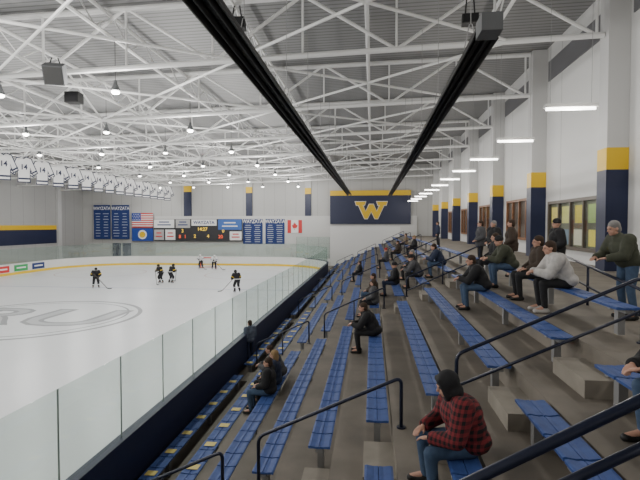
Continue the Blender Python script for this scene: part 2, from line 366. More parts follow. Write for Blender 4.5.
def wallstrip(bm, pts, t0, t1, z0, z1):
    P = []
    for i, p in enumerate(pts):
        a = pts[max(0, i-1)]; b = pts[min(len(pts)-1, i+1)]; d = (b-a).normalized(); nrm = Vector((d.y, -d.x, 0)); P.append((p+nrm*t0, p+nrm*t1))
    rows = []
    for p0, p1 in P: rows.append([bm.verts.new((p0.x,p0.y,z0)), bm.verts.new((p1.x,p1.y,z0)), bm.verts.new((p1.x,p1.y,z1)), bm.verts.new((p0.x,p0.y,z1))])
    for a, b in zip(rows, rows[1:]):
        for k in range(4): bm.faces.new((a[k], a[(k+1) % 4], b[(k+1) % 4], b[k]))
    bm.faces.new(rows[0]); bm.faces.new(rows[-1][::-1])
M_post = mat('post_grey', (.26, .31, .29), .4)
def barrier(pts, label, gh, outer, step=1.8):
    t = thing('rink_barrier', label, 'rink boards', (0, 0, 0), 0)
    P = resample(pts, step)
    for nm, a, b, z0, z1, m_ in (('board', 0, .06, 0, 1.08, M_board), ('outer_cladding', .065, .16, 0, 1.08, outer), ('kick_plate', -.02, 0, .02, .26, M_yel), ('cap_rail', -.03, .18, 1.081, 1.14, outer)):
        bm = bmesh.new(); wallstrip(bm, P, a, b, z0, z1); obj(nm, bm, m_, t)
    for p, q in zip(P, P[1:]):
        if (q-p).length < .3: continue
        d = (q-p).normalized()*.006
        bm = bmesh.new(); wallstrip(bm, [p+d, q-d], .05, .066, 1.14, gh); obj('glass_pane', bm, M_glass, t)
        bm = bmesh.new(); box(bm, p.x-.008, p.x+.008, p.y-.012, p.y+.012, 1.14, gh); o = obj('glass_post', bm, M_post, t)
        o.location = Vector(((q-p).normalized().y, -(q-p).normalized().x, 0))*.058
    return t
nb = barrier(full[0:9], 'near rink barrier of tall clear glass on navy boards beside the stands', 2.66, M_navy, 1.8)
fb = barrier(full[8:22], 'far end rink barrier of glass and white boards behind the goal', 2.8, M_board, 2.2)
lb = barrier(full[21:], 'left side rink barrier of glass and advert-covered white boards', 2.66, M_board, 2.4)
for k in range(9):
    y = 27+k*2.6; m_ = [M_red, M_blueb, M_txt, M_green, mat('ad_teal', (.05,.35,.4), .5), M_txt, M_red, M_green, M_blueb][k]
    bxo('advert_panel', (IX+.02, IX+.05, y, y+1.9, .34, .98), m_, lb)
    bm = bmesh.new(); box(bm, IX+.05, IX+.06, y+.3, y+1.6, .6, .75); obj('advert_print', bm, M_txt if m_ is not M_txt else M_red, lb)
gp = atZ(205, 269, .02)
t = thing('hockey_goal', 'red framed hockey goal with white net at the far end', 'goal', (gp.x, 54.6, .02))
bm = bmesh.new(); tube(bm, [(-.92,0,0),(-.92,0,1.15),(-.85,0,1.22),(.85,0,1.22),(.92,0,1.15),(.92,0,0)], .06); tube(bm, [(-.92,0,.04),(-.7,1.0,.04),(.7,1.0,.04),(.92,0,.04)], .03); obj('frame', bm, M_red, t)
bm = bmesh.new()
for k in range(13): x = -.85+k*.142; tube(bm, [(x,0,1.2),(x*.9,.5,1.1),(x*.8,1.0,.05)], .012, 4)
for k in range(7): z = .15+k*.15; y = 1.0-(z/1.2)*.6; tube(bm, [(-.92,0,z),(-.72,y,z),(.72,y,z),(.92,0,z)], .012, 4)
obj('net', bm, M_net, t)
# ---------------------------------------------------------------- seating
bm = bmesh.new(); L = .205
prof = [(-.15,-.03),(-.155,.0),(-.13,.006),(-.05,-.006),(-.008,-.002),(0,-.014),(.008,-.002),(.05,-.006),(.13,.006),(.155,.0),(.15,-.03)]
a = [bm.verts.new((x,-L,z)) for x, z in prof]; b = [bm.verts.new((x,L,z)) for x, z in prof]
for k in range(len(prof)-1): bm.faces.new((a[k],a[k+1],b[k+1],b[k]))
bm.faces.new((a[0], b[0], b[-1], a[-1])); bm.faces.new(a); bm.faces.new(b[::-1])
SEAT = mesh(bm, 'seat', M_seat)
bm = bmesh.new(); box(bm, -.045, .045, -.05, .05, -.39, -.045); box(bm, -.14, .14, -.04, .04, -.055, -.034); BR = mesh(bm, 'bracket', M_steel)
bm = bmesh.new(); box(bm, -.10, .10, -.085, .085, .0065, .012); TAGM = mesh(bm, 'tag', M_tag)
SECS = [(1.0, 5.3), (6.5, 14.5), (15.6, 23.6), (24.7, 32.7), (33.8, 41.8), (42.9, 50.9), (52.0, 58.6)]
PITCH = .444
for s, (y0, y1) in enumerate(SECS):
    nseat = int((y1-y0)/PITCH)
    bm = bmesh.new(); box(bm, -.05, .05, 0, nseat*PITCH, -.075, -.035); BEAM = mesh(bm, 'beam', M_steel)
    ystart = y1-nseat*PITCH if s == 0 else y0
    for i in range(NR):
        if s == 0 and i < 4: continue
        t = thing('bench', f'blue plastic bench in the {ORD[i]} row up from the glass, {ORD[s]} block from the camera', 'bench', (RXi(i), ystart, RZi(i)), 0, 'blue benches of the stands')
        link('beam', BEAM, t)
        for k in range(nseat):
            st = link('seat', SEAT, t, (0, (k+.5)*PITCH, 0))
            if i < 2 and s in (1, 2) and k % 2 == (i % 2): link('number_tag', TAGM, st, (0, 0, 0))
        for k in range(4): link('bracket', BR, t, (0, .25+k*(nseat*PITCH-.5)/3, 0))
AIS = [(5.38, 6.42), (14.53, 15.57), (23.63, 24.67), (32.73, 33.77), (41.83, 42.87), (50.93, 51.97)]
for a0, a1 in AIS:
    bm = bmesh.new()
    for i in range(1, NR):
        x = TR(i); box(bm, x-.38, x+.001, a0+.06, a1-.06, FZi(i-1)-.001, FZi(i-1)+.2)
    struct('aisle_steps', bm, M_step)
def fillet(pts, r=.1):
    pts = [Vector(p) for p in pts]; out = [pts[0]]
    for a, b, c in zip(pts, pts[1:], pts[2:]):
        u = (a-b).normalized(); w = (c-b).normalized(); s, e = b+u*r, b+w*r
        for k in range(6): q = k/5; out.append(s.lerp(b, q).lerp(b.lerp(e, q), q))
    out.append(pts[-1]); return out
def floor_at(x):
    if x < TR(1): return 0
    for i in range(1, NR):
        if x < TR(i+1): return FZi(i)
    return CZ
def railz(x): return 2.2+.46*(x+1.54)
def handrail(y, x0, x1, label, mid=False, z=railz, r=.024, midpost=True, dm=.42):
    t = thing('handrail', label, 'handrail', ((x0+x1)/2, y, 0), 0, 'handrails of the stands'); c = (x0+x1)/2
    bm = bmesh.new(); tube(bm, fillet([(x0-c,0,floor_at(x0)),(x0-c,0,z(x0)),(x1-c,0,z(x1)),(x1-c,0,floor_at(x1))]), r, 10); obj('rail', bm, M_rail, t, smooth=True)
    if midpost:
        bm = bmesh.new(); tube(bm, [(0,0,floor_at(c)),(0,0,z(c))], r*.9, 8); obj('post', bm, M_rail, t, smooth=True)
    if mid:
        bm = bmesh.new(); tube(bm, [(x0-c,0,z(x0)-dm),(x1-c,0,z(x1)-dm)], r*.9, 8); obj('mid_rail', bm, M_rail, t, smooth=True)
    for x in (x0, x1):
        bm = bmesh.new(); tube(bm, [(x-c,0,floor_at(x)),(x-c,0,floor_at(x)+.02)], .06, 12); obj('foot_plate', bm, M_rail, t)
for k, (a0, a1) in enumerate(AIS):
    y = a1-.06; nm = f'{ORD[k]} aisle from the camera'
    handrail(y, -3.8, -2.05, 'dark low handrail by the lowest rows, '+nm)
    handrail(y, -1.54, .39, 'dark handrail across the middle rows, '+nm, midpost=k > 0)
    handrail(y, 1.1, 3.36, 'dark double handrail across the upper rows, '+nm, True, midpost=k > 0)
a = atY(478, 478, 2.5); b = atY(652, 395, 2.5); sl = (b.z-a.z)/(b.x-a.x)
handrail(2.5, a.x-.2, b.x+.5, 'thick dark double handrail in the lower right foreground', True, z=lambda x: a.z+sl*(x-a.x), r=.03, midpost=False, dm=.24)
A = atY(552, 250, 12); B = atY(655, 296, 6.6)
t = thing('guard_rail', 'dark guard rail with posts beside the standing man on the right', 'handrail', (0, 0, 0))
bm = bmesh.new(); tube(bm, [A, B], .024, 8); obj('rail', bm, M_rail, t, smooth=True)
bm = bmesh.new(); tube(bm, [A-Vector((0,0,.4)), B-Vector((0,0,.35))], .02, 8); obj('mid_rail', bm, M_rail, t, smooth=True)
for q in (0, .5, 1):
    p = A.lerp(B, q); bm = bmesh.new(); tube(bm, [(p.x,p.y,CZ),(p.x,p.y,p.z)], .024, 8); obj('post', bm, M_rail, t, smooth=True)
# ---------------------------------------------------------------- roof structure
def pipe(bm, a, b, r=.05, n=6): tube(bm, [a, b], r, n)
XS = [LX+1.2+k*3.2 for k in range(16)]; XS = [x for x in XS if x < RX-1.2]; XS = XS+[RX-.9]
for k, y in enumerate(COLY):
    t = thing('roof_truss', f'white steel roof truss spanning the rink, {ORD[k]} from the camera', 'truss', (0, y, 0), 0, 'white roof trusses')
    xe = 7.42
    bm = bmesh.new(); pipe(bm, (LX,0,chordz(LX)), (xe,0,chordz(xe)), .10, 8); obj('bottom_chord', bm, M_white, t)
    bm = bmesh.new(); pipe(bm, (LX,0,deckz(LX)-.14), (xe,0,deckz(xe)-.14), .11, 8); obj('top_chord', bm, M_white, t)
    bm = bmesh.new()
    for i, x in enumerate(XS):
        pipe(bm, (x,0,chordz(x)), (x,0,deckz(x)-.1), .045)
        if i+1 < len(XS):
            x2 = XS[i+1]
            if i % 2: pipe(bm, (x,0,chordz(x)), (x2,0,deckz(x2)-.1), .06)
            else: pipe(bm, (x,0,deckz(x)-.1), (x2,0,chordz(x2)), .06)
    obj('web', bm, M_white, t)
JX = [-9.4+4.6*k for k in range(-7, 4)]
for k, x in enumerate(JX):
    t = thing('roof_joist', f'white open web joist running along the rink, {ORD[k]} from the left wall', 'joist', (x, 0, 0), 0, 'white roof joists')
    zt = deckz(x)-.32; zb = zt-.75
    bm = bmesh.new(); pipe(bm, (0,6,zt), (0,FY,zt), .07); obj('top_chord', bm, M_white, t)
    bm = bmesh.new(); pipe(bm, (0,6,zb), (0,FY,zb), .07); obj('bottom_chord', bm, M_white, t)
    bm = bmesh.new(); y = 6; u = 0
    while y < FY-1: pipe(bm, (0,y,zt if u else zb), (0,y+1.2,zb if u else zt), .03, 4); y += 1.2; u = 1-u
    obj('web', bm, M_white, t)
BX = [-32, -23.2, -14, -4.8, 4.4]
for k in range(len(COLY)-1):
    for j, x in enumerate(BX[:-1]):
        t = thing('cross_brace', f'pair of crossed white roof braces, {ORD[k]} bay from the camera, {ORD[j]} strip from the left', 'brace', (x, COLY[k], 0), 0, 'crossed roof braces')
        x2 = BX[j+1]; a0, a1 = .16, 7.14
        bm = bmesh.new(); pipe(bm, (.1,a0,chordz(x)), (x2-x-.1, a1, chordz(x2)), .05); obj('brace_rod', bm, M_white, t)
        bm = bmesh.new(); pipe(bm, (x2-x-.1,a0,chordz(x2)), (.1, a1, chordz(x)), .05); obj('brace_rod', bm, M_white, t)
        bm = bmesh.new(); pipe(bm, (0,a0,chordz(x)), (0, 3.65, deckz(x)-.3), .05); pipe(bm, (0,a1,chordz(x)), (0, 3.65, deckz(x)-.3), .05); obj('sway_brace', bm, M_white, t)
        bm = bmesh.new(); pipe(bm, (0,a0,chordz(x)), (0,a1,chordz(x)), .05); obj('strut', bm, M_white, t)
# high bay lamps
LZ = 10.0
def lamp():
    t = thing('high_bay_lamp', '', 'lamp', (0,0,0), 0, 'high bay lamps over the ice')
    bm = bmesh.new(); tube(bm, [(0,0,.02),(0,0,.08),(0,0,.22),(0,0,.28),(0,0,.40)], [.17,.16,.10,.07,.06], 16); obj('housing', bm, M_grey, t, smooth=True)
    bm = bmesh.new(); sph(bm, (0,0,-.01), (.155,.155,.09), seg=14); obj('lens', bm, M_lamp, t, smooth=True)
    bm = bmesh.new(); tube(bm, [(0,0,.38),(0,0,2.0)], .010, 5); obj('cord', bm, M_dark, t)
    return t
ld = bpy.data.lights.new('lamp_light', 'POINT'); ld.energy = 580; ld.shadow_soft_size = .3; ld.color = (1, .975, .94)
first = None; LYS = [16.9+7.3*k for k in range(0, 7)]
for r, y in enumerate(LYS):
    for c, x in enumerate([-32.4, -27.8, -23.2, -18.6, -14, -9.4]):
        lab = f'lit high bay lamp, {ORD[r]} row from the camera, {ORD[c]} from the left wall'
        if first is None: first = lamp(); first.location = (x, y, LZ); first['label'] = lab
        else: dup(first, (x, y, LZ), lab)
for y in (-4, 2.5, 9.7, 16.9, 24.2, 31.5, 38.8, 46.1, 53.4, 60.5):
    for x in (-30, -18.6, -9.4):
        o = bpy.data.objects.new('lamp_light', ld); COL.objects.link(o); o.location = (x, y, LZ-.4)
ft = None
ad = bpy.data.lights.new('tube_light', 'POINT'); ad.energy = 140; ad.shadow_soft_size = .3; ad.color = (1, .96, .90)
for k in range(11):
    y = 12.9+4.75*k
    lab = f'hanging white fluorescent tube fixture above the concourse, {ORD[k]} from the camera'
    if ft is None:
        ft = thing('tube_fixture', lab, 'light fixture', (5.0, y, 8.05), 0, 'tube fixtures above the concourse')
        bm = bmesh.new(); prism(bm, [(-.64,.03),(.64,.03),(.62,.12),(-.62,.12)], -.1, .1); obj('housing', bm, M_board, ft)
        bm = bmesh.new(); tube(bm, [(-.6,0,-.005),(.6,0,-.005)], .035, 10); obj('tube', bm, M_tube, ft, smooth=True)
        for sx in (-.5, .5): bm = bmesh.new(); tube(bm, [(sx,0,.1),(sx,0,5.09)], .005, 4); obj('cable', bm, M_steel, ft)
    else: dup(ft, (5.0, y, 8.05), lab)
    o = bpy.data.objects.new('tube_light', ad); COL.objects.link(o); o.location = (5.0, y, 7.7)
for y in (-2, 3, 8):
    o = bpy.data.objects.new('tube_light', ad); COL.objects.link(o); o.location = (5.0, y, 7.7)
def heater(x, z, y0, y1, label, endbox, hw):
    t = thing('radiant_heater', label, 'heater', (x, y0, z), 0, 'radiant heaters over the seats'); L = y1-y0
    bm = bmesh.new(); prof = [(-hw,0),(-hw*.6,.2),(hw*.6,.2),(hw,0),(hw-.02,0),(hw*.55,.18),(-hw*.55,.18),(-hw+.02,0)]
    prism(bm, prof, 0, L); obj('reflector', bm, M_heat, t)
    for sx in (-hw*.4, hw*.4): bm = bmesh.new(); tube(bm, [(sx,-.05,.06),(sx,L+.05,.06)], .04, 8); obj('burner_tube', bm, M_heat, t, smooth=True)
    if endbox: bxo('burner_box', (-.13, .13, -.35, 0, -.02, .20), M_grey, t)
    k = 1.0
    while k < L:
        bm = bmesh.new(); tube(bm, [(-.1,k,.19),(-.02,k,.6),(.02,k,.6),(.1,k,.19)], .008, 4); tube(bm, [(0,k,.6),(0,k,chordz(x)-z)], .006, 4); obj('hanger', bm, M_steel, t); k += 3.65
heater(-1.95, 7.65, 2.6, 42, 'long black radiant heater left, nearer the ice', False, .21)
heater(1.48, 7.55, 6.6, 42, 'long black radiant heater right, above the upper rows', True, .165)
def speaker(px, py, Y, w, h, d, m_, label, rz, tilt):
    p = atY(px, py, Y); t = thing('loudspeaker', label, 'loudspeaker', p, rz)
    bm = bmesh.new(); box(bm, -w/2, w/2, -d/2, d/2, -h/2, h/2); o = obj('cabinet', bm, m_, t); o.rotation_euler = (tilt, 0, 0)
    bxo('grille', (-w*.44, w*.44, -d/2-.02, -d/2, -h*.44, h*.44), M_dark if m_ is not M_grey else mat('grille_grey', (.07, .07, .07), .7), o)
    bm = bmesh.new()
    for sx in (-w*.3, w*.3): tube(bm, [(sx,0,h*.4),(sx*.5,0,chordz(p.x)-p.z)], .02, 5)
    obj('hanging_rod', bm, M_dark, t)
speaker(55, 74, 15.2, .62, .62, .5, M_grey, 'grey hanging loudspeaker tilted down, larger one at upper left', .35, .5)
speaker(74, 98, 20, .6, .45, .5, M_black, 'small black hanging loudspeaker beside the grey one', .1, 0)
speaker(237, 24, 12.6, .45, .28, .3, M_black, 'small black hanging loudspeaker beside the left heater', .1, 0)
speaker(470, 20, 12.6, .4, .22, .3, M_black, 'small black hanging loudspeaker beside the right heater', -.1, 0)
def jersey():
    t = thing('hanging_jersey', '', 'jersey', (0,0,0), 0, 'white jerseys hanging over the ice')
    P = [(-.40,0),(.40,0),(.42,1.05),(.66,.50),(.92,.64),(.5,1.58),(.18,1.68),(0,1.56),(-.18,1.68),(-.5,1.58),(-.92,.64),(-.66,.50),(-.42,1.05)]
    bm = bmesh.new(); prism(bm, P, -.03, .03); obj('cloth', bm, M_txt, t)
    bm = bmesh.new(); prism(bm, offset(P, -.07), -.015, .015); obj('dark_edging', bm, M_navy, t)
    bxo('hem_stripe', (-.40, .40, -.035, .035, .14, .26), M_navy, t)
    for s in (-1, 1):
        bm = bmesh.new(); prism(bm, [(s*.63,.57),(s*.89,.71),(s*.85,.81),(s*.59,.67)], -.036, .036); obj('cuff_stripe', bm, M_navy, t)
    text('14', .5, M_navy, t, (0, -.036, 1.0), name='number', bold=.015)
    bm = bmesh.new(); tube(bm, [(-.5,0,1.60),(0,0,1.70),(.5,0,1.60)], .02, 5); tube(bm, [(0,0,1.7),(0,0,1.95)], .012, 4); obj('hanger', bm, M_dark, t)
    t.scale = (.95, .95, 1.12); return t
J = None
for k in range(17):
    y = 28.6+k*2.15; x = -27.0-k*.05; z = 8.5
    lab = f'white jersey with navy number hanging over the ice, {ORD[k]} in the row from the camera'
    if J is None: J = jersey(); J.location = (x, y, z); J.rotation_euler = (0, 0, .75); J['label'] = lab
    else: dup(J, (x, y, z), lab)
t = thing('jersey_cable', 'long steel cable carrying the row of white jerseys', 'cable', (0,0,0)); bm = bmesh.new(); tube(bm, [(-27, 27, 10.68), (-27.85, FY, 10.68)], .03, 5); obj('cable', bm, M_white, t)
# ---------------------------------------------------------------- people
def remesh(bm, voxel, smooth, name, m):
    me = mesh(bm, name, m); o = bpy.data.objects.new('tmp', me); COL.objects.link(o)
    r = o.modifiers.new('r', 'REMESH'); r.mode = 'VOXEL'; r.voxel_size = voxel; r.use_smooth_shade = True
    if smooth: s = o.modifiers.new('s', 'SMOOTH'); s.factor = .5; s.iterations = smooth
    dg = bpy.context.evaluated_depsgraph_get(); out = bpy.data.meshes.new_from_object(o.evaluated_get(dg))
    bpy.data.objects.remove(o); out.name = name; out.materials.clear(); out.materials.append(m)
    for p in out.polygons: p.use_smooth = True
    return out
V = Vector
def hand(bm, w, d, side, curl=.5):
    d = V(d).normalized(); n = V((0, 0, -1)); s = d.cross(n)
    if s.length < .1: n = V((0, -1, 0)); s = d.cross(n)
    s.normalize(); n = s.cross(d).normalized()
    if n.z > 0: n = -n
    sph(bm, w+d*.045, (.042, .05, .017), rot=Matrix((s, d, n)).transposed(), seg=12)
    for k, (o, L) in enumerate(((-.031,.066),(-.011,.075),(.011,.07),(.030,.055))):
        b = w+d*.082+s*o; m1 = b+(d*math.cos(curl*.5)+n*math.sin(curl*.5))*L*.5; m2 = m1+(d*math.cos(curl*1.4)+n*math.sin(curl*1.4))*L*.5
        cap(bm, b, m1, .0095, .009, 8); cap(bm, m1, m2, .009, .0075, 8)
    th = s*side
    a = w+d*.02+th*.028; b = a+(th*.6+d*.7+n*.3).normalized()*.04; c = b+(th*.1+d*.95+n*.35).normalized()*.032
    cap(bm, a, b, .013, .011, 8); cap(bm, b, c, .011, .009, 8)
def make_pose(name, J, fat=1.0, voxel=.010, player=False, cvox=.018, coat=.02, skirt=0):
    hd = V(J['head']); nk = V(J['neck']); ch = V(J['chest']); pe = V(J['pelvis']); hr = Matrix.Rotation(J.get('nod', 0), 3, 'X')
    def H(x, y, z): return hd + hr @ V((x, y, z))
    bm = bmesh.new()
    sph(bm, H(0,.012,.02), (.074,.092,.092), hr); sph(bm, H(0,-.022,-.045), (.055,.062,.062), hr); sph(bm, H(0,-.06,-.085), (.026,.022,.018), hr)
    cap(bm, H(0,-.082,.02), H(0,-.102,-.022), .009, .014, 8); sph(bm, H(0,-.078,.03), (.05,.014,.01), hr, 10)
    for s in (-1, 1): sph(bm, H(s*.077,.01,-.01), (.010,.02,.032), hr, 10)
    sph(bm, H(0,-.085,-.052), (.024,.010,.008), hr, 8)
    cap(bm, nk, H(0,.01,-.06), .052, .05); sph(bm, ch, (.15*fat,.10*fat,.17)); sph(bm, (ch+pe)/2, (.13*fat,.095*fat,.17)); sph(bm, pe, (.15*fat,.10*fat,.11))
    cap(bm, ch+V((0,0,.08)), nk, .09, .05)
    def mk(s, k):
        def P(q): return V(J[q+'_'+k]) if q+'_'+k in J else V((J[q][0]*s, J[q][1], J[q][2]))
        return P
    for s, k in ((-1, 'l'), (1, 'r')):
        P = mk(s, k)
        sh, el, wr, hp, kn, an, to = [P(q) for q in ('sh','el','wr','hip','knee','ank','toe')]
        cap(bm, nk+V((0,0,-.05)), sh, .05, .05); cap(bm, sh, el, .05, .038); cap(bm, el, wr, .038, .025); hand(bm, wr, P('hd'), -s, J.get('curl', .6))
        cap(bm, hp, kn, .075, .052); cap(bm, kn, an, .052, .035); cap(bm, an, to, .035, .028)
    out = {'body': remesh(bm, voxel, 1, name+'_body', M_skin)}
    out['eye'] = []
    for s in (-1, 1): bm = bmesh.new(); sph(bm, H(s*.031,-.076,.008), (.013,.009,.008), hr, 8); out['eye'].append(mesh(bm, 'eye', mat('eye_dark', (.03,.02,.02), .3), True))
    e = .03*fat + coat + (.02 if player else 0)
    bm = bmesh.new()
    sph(bm, ch, (.165*fat+e,.115*fat+e,.19)); sph(bm, (ch+pe)/2, (.15*fat+e,.11*fat+e,.2)); sph(bm, pe+V((0,0,.03)), (.155*fat+e,.115*fat+e,.12+e*.3)); cap(bm, ch+V((0,0,.08)), nk+V((0,0,.0)), .12, .078)
    tube(bm, [nk+V((0,0,-.04)), nk+V((0,-.01,.045))], [.085,.072], 14)
    for s, k in ((-1, 'l'), (1, 'r')):
        P = mk(s, k)
        sh, el, wr = P('sh'), P('el'), P('wr')
        cap(bm, nk+V((0,0,-.06)), sh, .075, .055+e); cap(bm, sh, el, .055+e, .044+e*.8); tube(bm, [el, wr], [.044+e*.8, .034+e*.5], 12); sph(bm, el, .044+e*.8)
    if skirt: tube(bm, [pe+V((0,0,.1)), pe+V((0,-.0,-skirt))], [.15+e, .19], 20)
    out['jacket'] = remesh(bm, cvox, 2, name+'_jacket', M_navy)
    bm = bmesh.new()
    sph(bm, pe, (.165*fat+e*.3,.115*fat+e*.3,.115))
    shoes = []
    for s, k in ((-1, 'l'), (1, 'r')):
        P = mk(s, k)
        hp, kn, an, to = P('hip'), P('knee'), P('ank'), P('toe')
        ex = .03 if player else .0
        cap(bm, hp, kn, .09*fat+ex, .068+ex); cap(bm, kn, an, .068+ex, .052+ex*.5)
        b2 = bmesh.new(); d = (to-an); d.z = 0; d.normalize()
        sole = an.copy(); sole.z = to.z-.012
        cap(b2, sole-d*.04, sole+d*.16, .042, .038); cap(b2, an+V((0,0,.02)), sole, .05, .045); sph(b2, sole+d*.15+V((0,0,.0)), (.045,.045,.035))
        shoes.append(remesh(b2, .014, 1, name+'_shoe', M_black))
    out['trousers'] = remesh(bm, cvox, 2, name+'_trousers', M_navy); out['shoes'] = shoes
    bm = bmesh.new(); sph(bm, H(0,.025,.045), (.087,.098,.088), hr); sph(bm, H(0,.06,-.015), (.078,.062,.085), hr); out['hair'] = remesh(bm, .014, 1, name+'_hair', M_black)
    bm = bmesh.new(); sph(bm, H(0,.025,.04), (.088,.10,.09), hr); sph(bm, H(0,.065,-.06), (.085,.06,.12), hr)
    for s in (-1, 1): cap(bm, H(s*.08,.02,.02), H(s*.085,.02,-.13), .03, .02)
    out['longhair'] = remesh(bm, .014, 1, name+'_longhair', M_black)
    bm = bmesh.new(); sph(bm, H(0,.012,.065), (.092,.108,.088), hr); tube(bm, [H(0,.012,.02), H(0,.012,.055)], [.1,.1], 20); out['cap'] = remesh(bm, .014, 1, name+'_cap', M_black)
    bm = bmesh.new(); sph(bm, H(0,.03,.035), (.108,.118,.118), hr); sph(bm, H(0,.05,-.08), (.115,.09,.1), hr); cap(bm, H(0,.05,-.08), nk, .1, .1)
    for s in (-1, 1): cap(bm, H(s*.075,-.05,.05), H(s*.08,-.04,-.09), .028, .03)
    cap(bm, H(-.06,-.055,.085), H(.06,-.055,.085), .03, .03); out['hood'] = remesh(bm, .016, 2, name+'_hood', M_black)
    if player:
        bm = bmesh.new(); sph(bm, H(0,.015,.045), (.115,.135,.105), hr); sph(bm, H(0,.05,-.02), (.11,.10,.1), hr); out['helmet'] = remesh(bm, .018, 1, name+'_helmet', M_black)
        bm = bmesh.new()
        for q in range(5): tube(bm, [H(-.09+.045*q, -.12+abs(q-2)*.015, .03), H(-.08+.04*q, -.13+abs(q-2)*.02, -.10)], .006, 4)
        for q in range(3): tube(bm, [H(-.1,-.08,-.0-.045*q), H(0,-.135,-.0-.045*q), H(.1,-.08,-.0-.045*q)], .006, 4)
        out['cage'] = mesh(bm, 'cage', M_steel)
        G = []; BL = []
        for s, k in ((-1, 'l'), (1, 'r')):
            P = mk(s, k)
            bm = bmesh.new(); wr = P('wr'); el = P('el'); d = (wr-el).normalized(); dd = V(P('hd')).normalized(); cap(bm, wr-d*.08, wr, .075, .07)
            s_ = dd.cross(V((0,0,-1))).normalized()
            for q in range(4): b = wr+dd*.05+s_*(-.045+.03*q); cap(bm, b, b+dd*.06+V((0,0,-.03)), .022, .019, 8)
            cap(bm, wr, wr+dd*.05, .06, .05); cap(bm, wr+s_*(-s)*.04, wr+s_*(-s)*.07+dd*.05, .024, .02, 8)
            G.append(remesh(bm, .014, 1, name+'_glove', M_black))
            an, to = P('ank'), P('toe'); d = (to-an); d.z = 0; d.normalize(); bm = bmesh.new()
            tube(bm, [V((an.x, an.y, .02))-d*.08, V((an.x, an.y, .012)), V((an.x, an.y, .012))+d*.16, V((an.x, an.y, .03))+d*.2], [.008,.012,.012,.008], 6)
            for q in (-.02, .13): tube(bm, [V((an.x, an.y, .01))+d*q, V((an.x, an.y, .075))+d*q], .016, 6)
            BL.append(mesh(bm, 'blade', M_steel))
        out['gloves'] = G; out['blades'] = BL
        bm = bmesh.new(); c = pe+V((0,0,.06)); n = 20; u = .156*fat+e+.015; v_ = .116*fat+e+.015
        a = [bm.verts.new((c.x+u*math.cos(2*math.pi*q/n), c.y+v_*math.sin(2*math.pi*q/n), c.z)) for q in range(n)]
        b = [bm.verts.new((c.x+u*math.cos(2*math.pi*q/n), c.y+v_*math.sin(2*math.pi*q/n), c.z+.05)) for q in range(n)]
        for q in range(n): bm.faces.new((a[q], a[(q+1) % n], b[(q+1) % n], b[q]))
        out['hem'] = mesh(bm, 'hem', M_txt, True)
        out['bands'] = []
        for k, s in (('l', -1), ('r', 1)):
            P = mk(s, k)
            bm = bmesh.new(); el, sh = P('el'), P('sh'); tube(bm, [sh.lerp(el,.62), sh.lerp(el,.82)], [.06+e,.058+e], 14); out['bands'].append(mesh(bm, 'sleeve_band', M_txt, True))
            bm = bmesh.new(); kn, an = P('knee'), P('ank'); tube(bm, [kn.lerp(an,.45), kn.lerp(an,.6)], .105, 14); out['bands'].append(mesh(bm, 'sock_band', M_txt, True))
    return out
SEATP = dict(pelvis=(0,0,.53), chest=(0,-.02,.83), neck=(0,-.02,1.02), head=(0,-.04,1.15), sh=(.185,-.01,.97), el=(.25,-.05,.72), wr=(.11,-.27,.62), hd=(-.35,-.9,-.15),
             hip=(.095,-.04,.515), knee=(.14,-.44,.50), ank=(.13,-.40,.10), toe=(.14,-.55,.055), nod=.08)
FWD = dict(SEATP, chest=(0,-.15,.81), neck=(0,-.24,.97), head=(0,-.30,1.09), sh=(.185,-.19,.92), el=(.22,-.38,.66), wr=(.07,-.55,.70), hd=(-.6,-.7,-.2), nod=.12)
STAND = dict(pelvis=(0,0,.92), chest=(0,.0,1.24), neck=(0,.0,1.44), head=(0,-.02,1.585), sh=(.19,.0,1.38), el=(.25,.03,1.10), wr=(.24,-.09,.88), hd=(-.05,-.25,-1), hip=(.095,0,.88), knee=(.11,-.02,.49), ank=(.12,.03,.10), toe=(.15,-.12,.055))
POCK = dict(STAND, el=(.28,.04,1.12), wr=(.16,-.17,.98), hd=(-.6,-.6,-.2))
LEAN = dict(STAND, chest=(0,-.10,1.17), neck=(0,-.19,1.35), head=(0,-.27,1.47), sh=(.19,-.14,1.29), el=(.25,-.26,1.04), wr=(.13,-.48,1.0), hd=(-.5,-.8,-.1), nod=.25, knee=(.11,-.04,.49))
SK = dict(pelvis=(0,.08,.92), chest=(0,-.10,1.22), neck=(0,-.20,1.40), head=(0,-.27,1.53), sh=(.21,-.14,1.34), el=(.33,-.16,1.07), wr_l=(-.12,-.42,1.08), wr_r=(.2,-.42,.95), hd=(-.3,-.9,-.3),
          hip=(.11,.06,.88), knee=(.17,-.13,.52), ank=(.2,.06,.15), toe=(.24,-.10,.11), nod=.25, curl=1.2)
BIG = dict(FWD, chest=(0,-.09,.82), neck=(0,-.17,.98), head=(0,-.24,1.09), sh=(.215,-.13,.94), el=(.31,-.22,.67), wr=(.14,-.44,.62), knee=(.20,-.44,.50), ank=(.19,-.40,.10), toe=(.22,-.55,.055), nod=.35)
POSES = {'sit': make_pose('sit', SEATP, 1.08), 'fwd': make_pose('fwd', FWD, 1.08), 'stand': make_pose('stand', STAND, 1.0, voxel=.012), 'pock': make_pose('pock', POCK, 1.1, voxel=.012, coat=.03, skirt=.15),
         'lean': make_pose('lean', LEAN, 1.15), 'big': make_pose('big', BIG, 1.3), 'skate': make_pose('skate', SK, 1.05, .014, True, .024)}
def setm(o, m):
    o.material_slots[0].link = 'OBJECT'; o.material_slots[0].material = m
def cloth(name, c): return mat('cloth_'+name, c, .85, noise=.2, scale=14)
